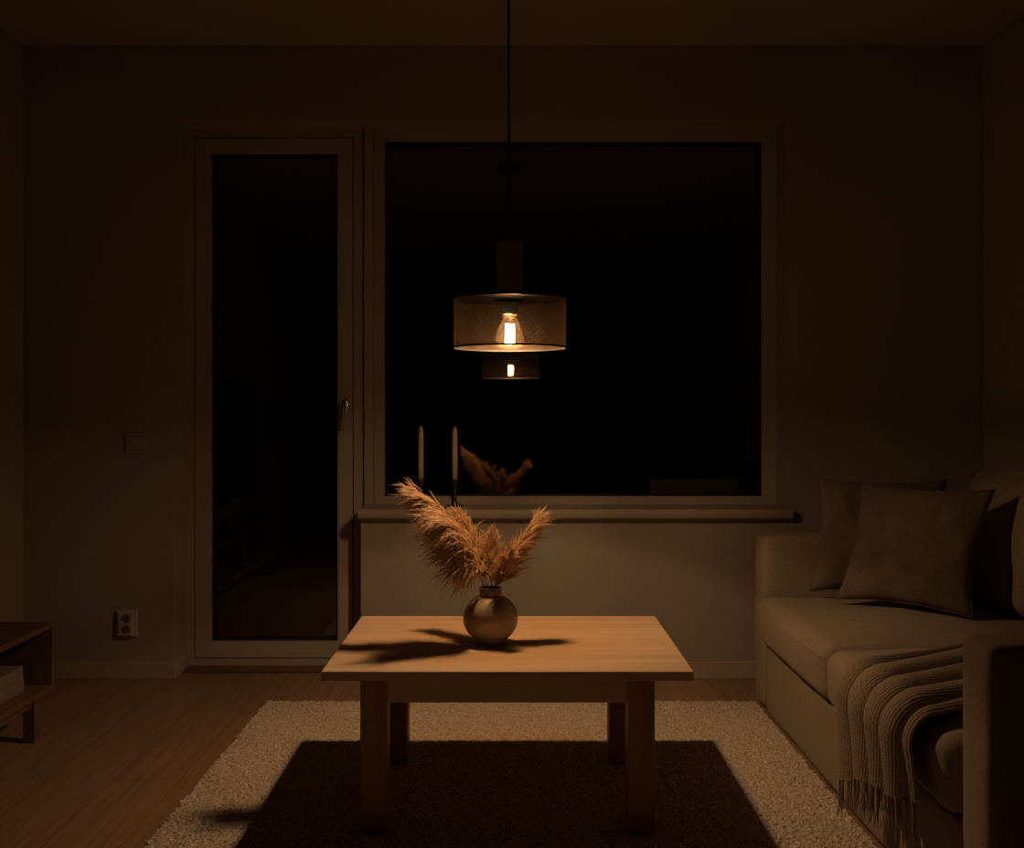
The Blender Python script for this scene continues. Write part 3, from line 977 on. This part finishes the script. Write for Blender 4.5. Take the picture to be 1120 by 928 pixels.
for yy in (BY0 + 0.09, BY1 - 0.13):
    for xx in (BX - 0.042, XB + 0.01):
        obj('leg', bx(xx, xx + 0.038, yy, yy + 0.034, 0.0, 0.137), M['bench'], t, bevel=0.002)
for xx in (BX - 0.036, XB + 0.014):
    obj('rail', bx(xx, xx + 0.022, BY0 + 0.124, BY1 - 0.13, 0.112, 0.137), M['bench'], t, bevel=0.001)

def book(label, x0, x1, y0, y1, z0, z1, cover):
    t = thing('book', label, 'book', ((x0 + x1) / 2, (y0 + y1) / 2, z0), 'books in the tv bench')
    obj('cover', bx((x0, x1, y0, y1, z0, z0 + 0.003), (x0, x1, y0, y1, z1 - 0.003, z1), (x1 - 0.003, x1, y0, y1, z0 + 0.003, z1 - 0.003)), cover, t)
    obj('pages', bx(x0 + 0.006, x1 - 0.003, y0 + 0.004, y1 - 0.004, z0 + 0.003, z1 - 0.003), M['paper'], t)
book('thick pale book lying at the bottom of the stack in the bench shelf', -1.80, -1.566, 2.93, 3.228, 0.1565, 0.198, M['cover_cream'])
book('thick pale book lying on top of the stack in the bench shelf', -1.80, -1.568, 2.92, 3.224, 0.1985, 0.2385, M['cover_cream'])

t = thing('television', 'large dark flat television standing on the bench, seen reflected in the door glass', 'television', (-1.71, 2.27, BZ))
obj('housing', bx(-1.735, -1.702, 1.63, 2.91, 0.51, 1.233), M['black'], t, bevel=0.004)
obj('screen', bx(-1.702, -1.699, 1.638, 2.902, 0.522, 1.226), M['screen'], t)
for yy in (1.85, 2.66):
    bm = bmesh.new()
    tube(bm, [(-1.82, yy, BZ + 0.008), (-1.72, yy, BZ + 0.07), (-1.72, yy, 0.53), (-1.72, yy, BZ + 0.07), (-1.60, yy, BZ + 0.008)], 0.008, 8)
    obj('stand_leg', bm, M['black'], t, smooth=True)

# ------------------------------------------------------------------ switch and socket on the wall
sx, sz = -1.481, 0.928
t = thing('light_switch', 'pale square light switch on the wall left of the balcony door', 'light switch', (sx, YW, sz))
obj('frame', bx((sx - 0.041, sx + 0.041, YW - 0.009, YW, sz + 0.028, sz + 0.041), (sx - 0.041, sx + 0.041, YW - 0.009, YW, sz - 0.041, sz - 0.028),
                (sx - 0.041, sx - 0.028, YW - 0.009, YW, sz - 0.028, sz + 0.028), (sx + 0.028, sx + 0.041, YW - 0.009, YW, sz - 0.028, sz + 0.028)), M['switch'], t, bevel=0.002)
bm = bx(sx - 0.0265, sx + 0.0265, YW - 0.012, YW - 0.001, sz - 0.0265, sz + 0.0265)
obj('rocker', bm, M['switch'], t, bevel=0.002)

sx, sz = -1.517, 0.217
t = thing('wall_socket', 'pale double power socket low on the wall above the baseboard', 'socket', (sx, YW, sz))
def plate_with_wells():
    bm = bx(sx - 0.042, sx + 0.042, YW - 0.010, YW, sz - 0.054, sz + 0.054)
    return bm
obj('plate', plate_with_wells(), M['plastic'], t, bevel=0.003)
obj('insert', bx(sx - 0.030, sx + 0.030, YW - 0.024, YW - 0.010, sz - 0.046, sz + 0.046), M['plastic'], t, bevel=0.004)
for dz in (-0.0215, 0.0215):
    bm = bmesh.new()
    n = 32
    pr = [(0.0205, -0.027), (0.0185, -0.027), (0.0178, -0.0255), (0.0170, -0.0245), (0.0, -0.0243)]
    rings = [[bm.verts.new((sx + r * math.cos(2 * PI * k / n), YW + y, sz + dz + r * math.sin(2 * PI * k / n))) for k in range(n)] for r, y in pr[:-1]]
    for a, b in zip(rings, rings[1:]):
        for k in range(n):
            bm.faces.new((a[k], a[(k + 1) % n], b[(k + 1) % n], b[k]))
    wl = obj('well_rim', bm, M['plastic'], t, smooth=True)
    bm = bmesh.new()
    vs = [bm.verts.new((sx + 0.0172 * math.cos(2 * PI * k / n), YW - 0.0246, sz + dz + 0.0172 * math.sin(2 * PI * k / n))) for k in range(n)]
    bm.faces.new(vs)
    obj('well', bm, M['hole'], t, label='round socket well with painted shade')
    for q in (-1, 1):
        bm = bmesh.new()
        vs = [bm.verts.new((sx + q * 0.0095 + 0.0028 * math.cos(2 * PI * k / 12), YW - 0.0249, sz + dz + 0.0028 * math.sin(2 * PI * k / 12))) for k in range(12)]
        bm.faces.new(vs)
        obj('pin_hole', bm, M['black'], t)
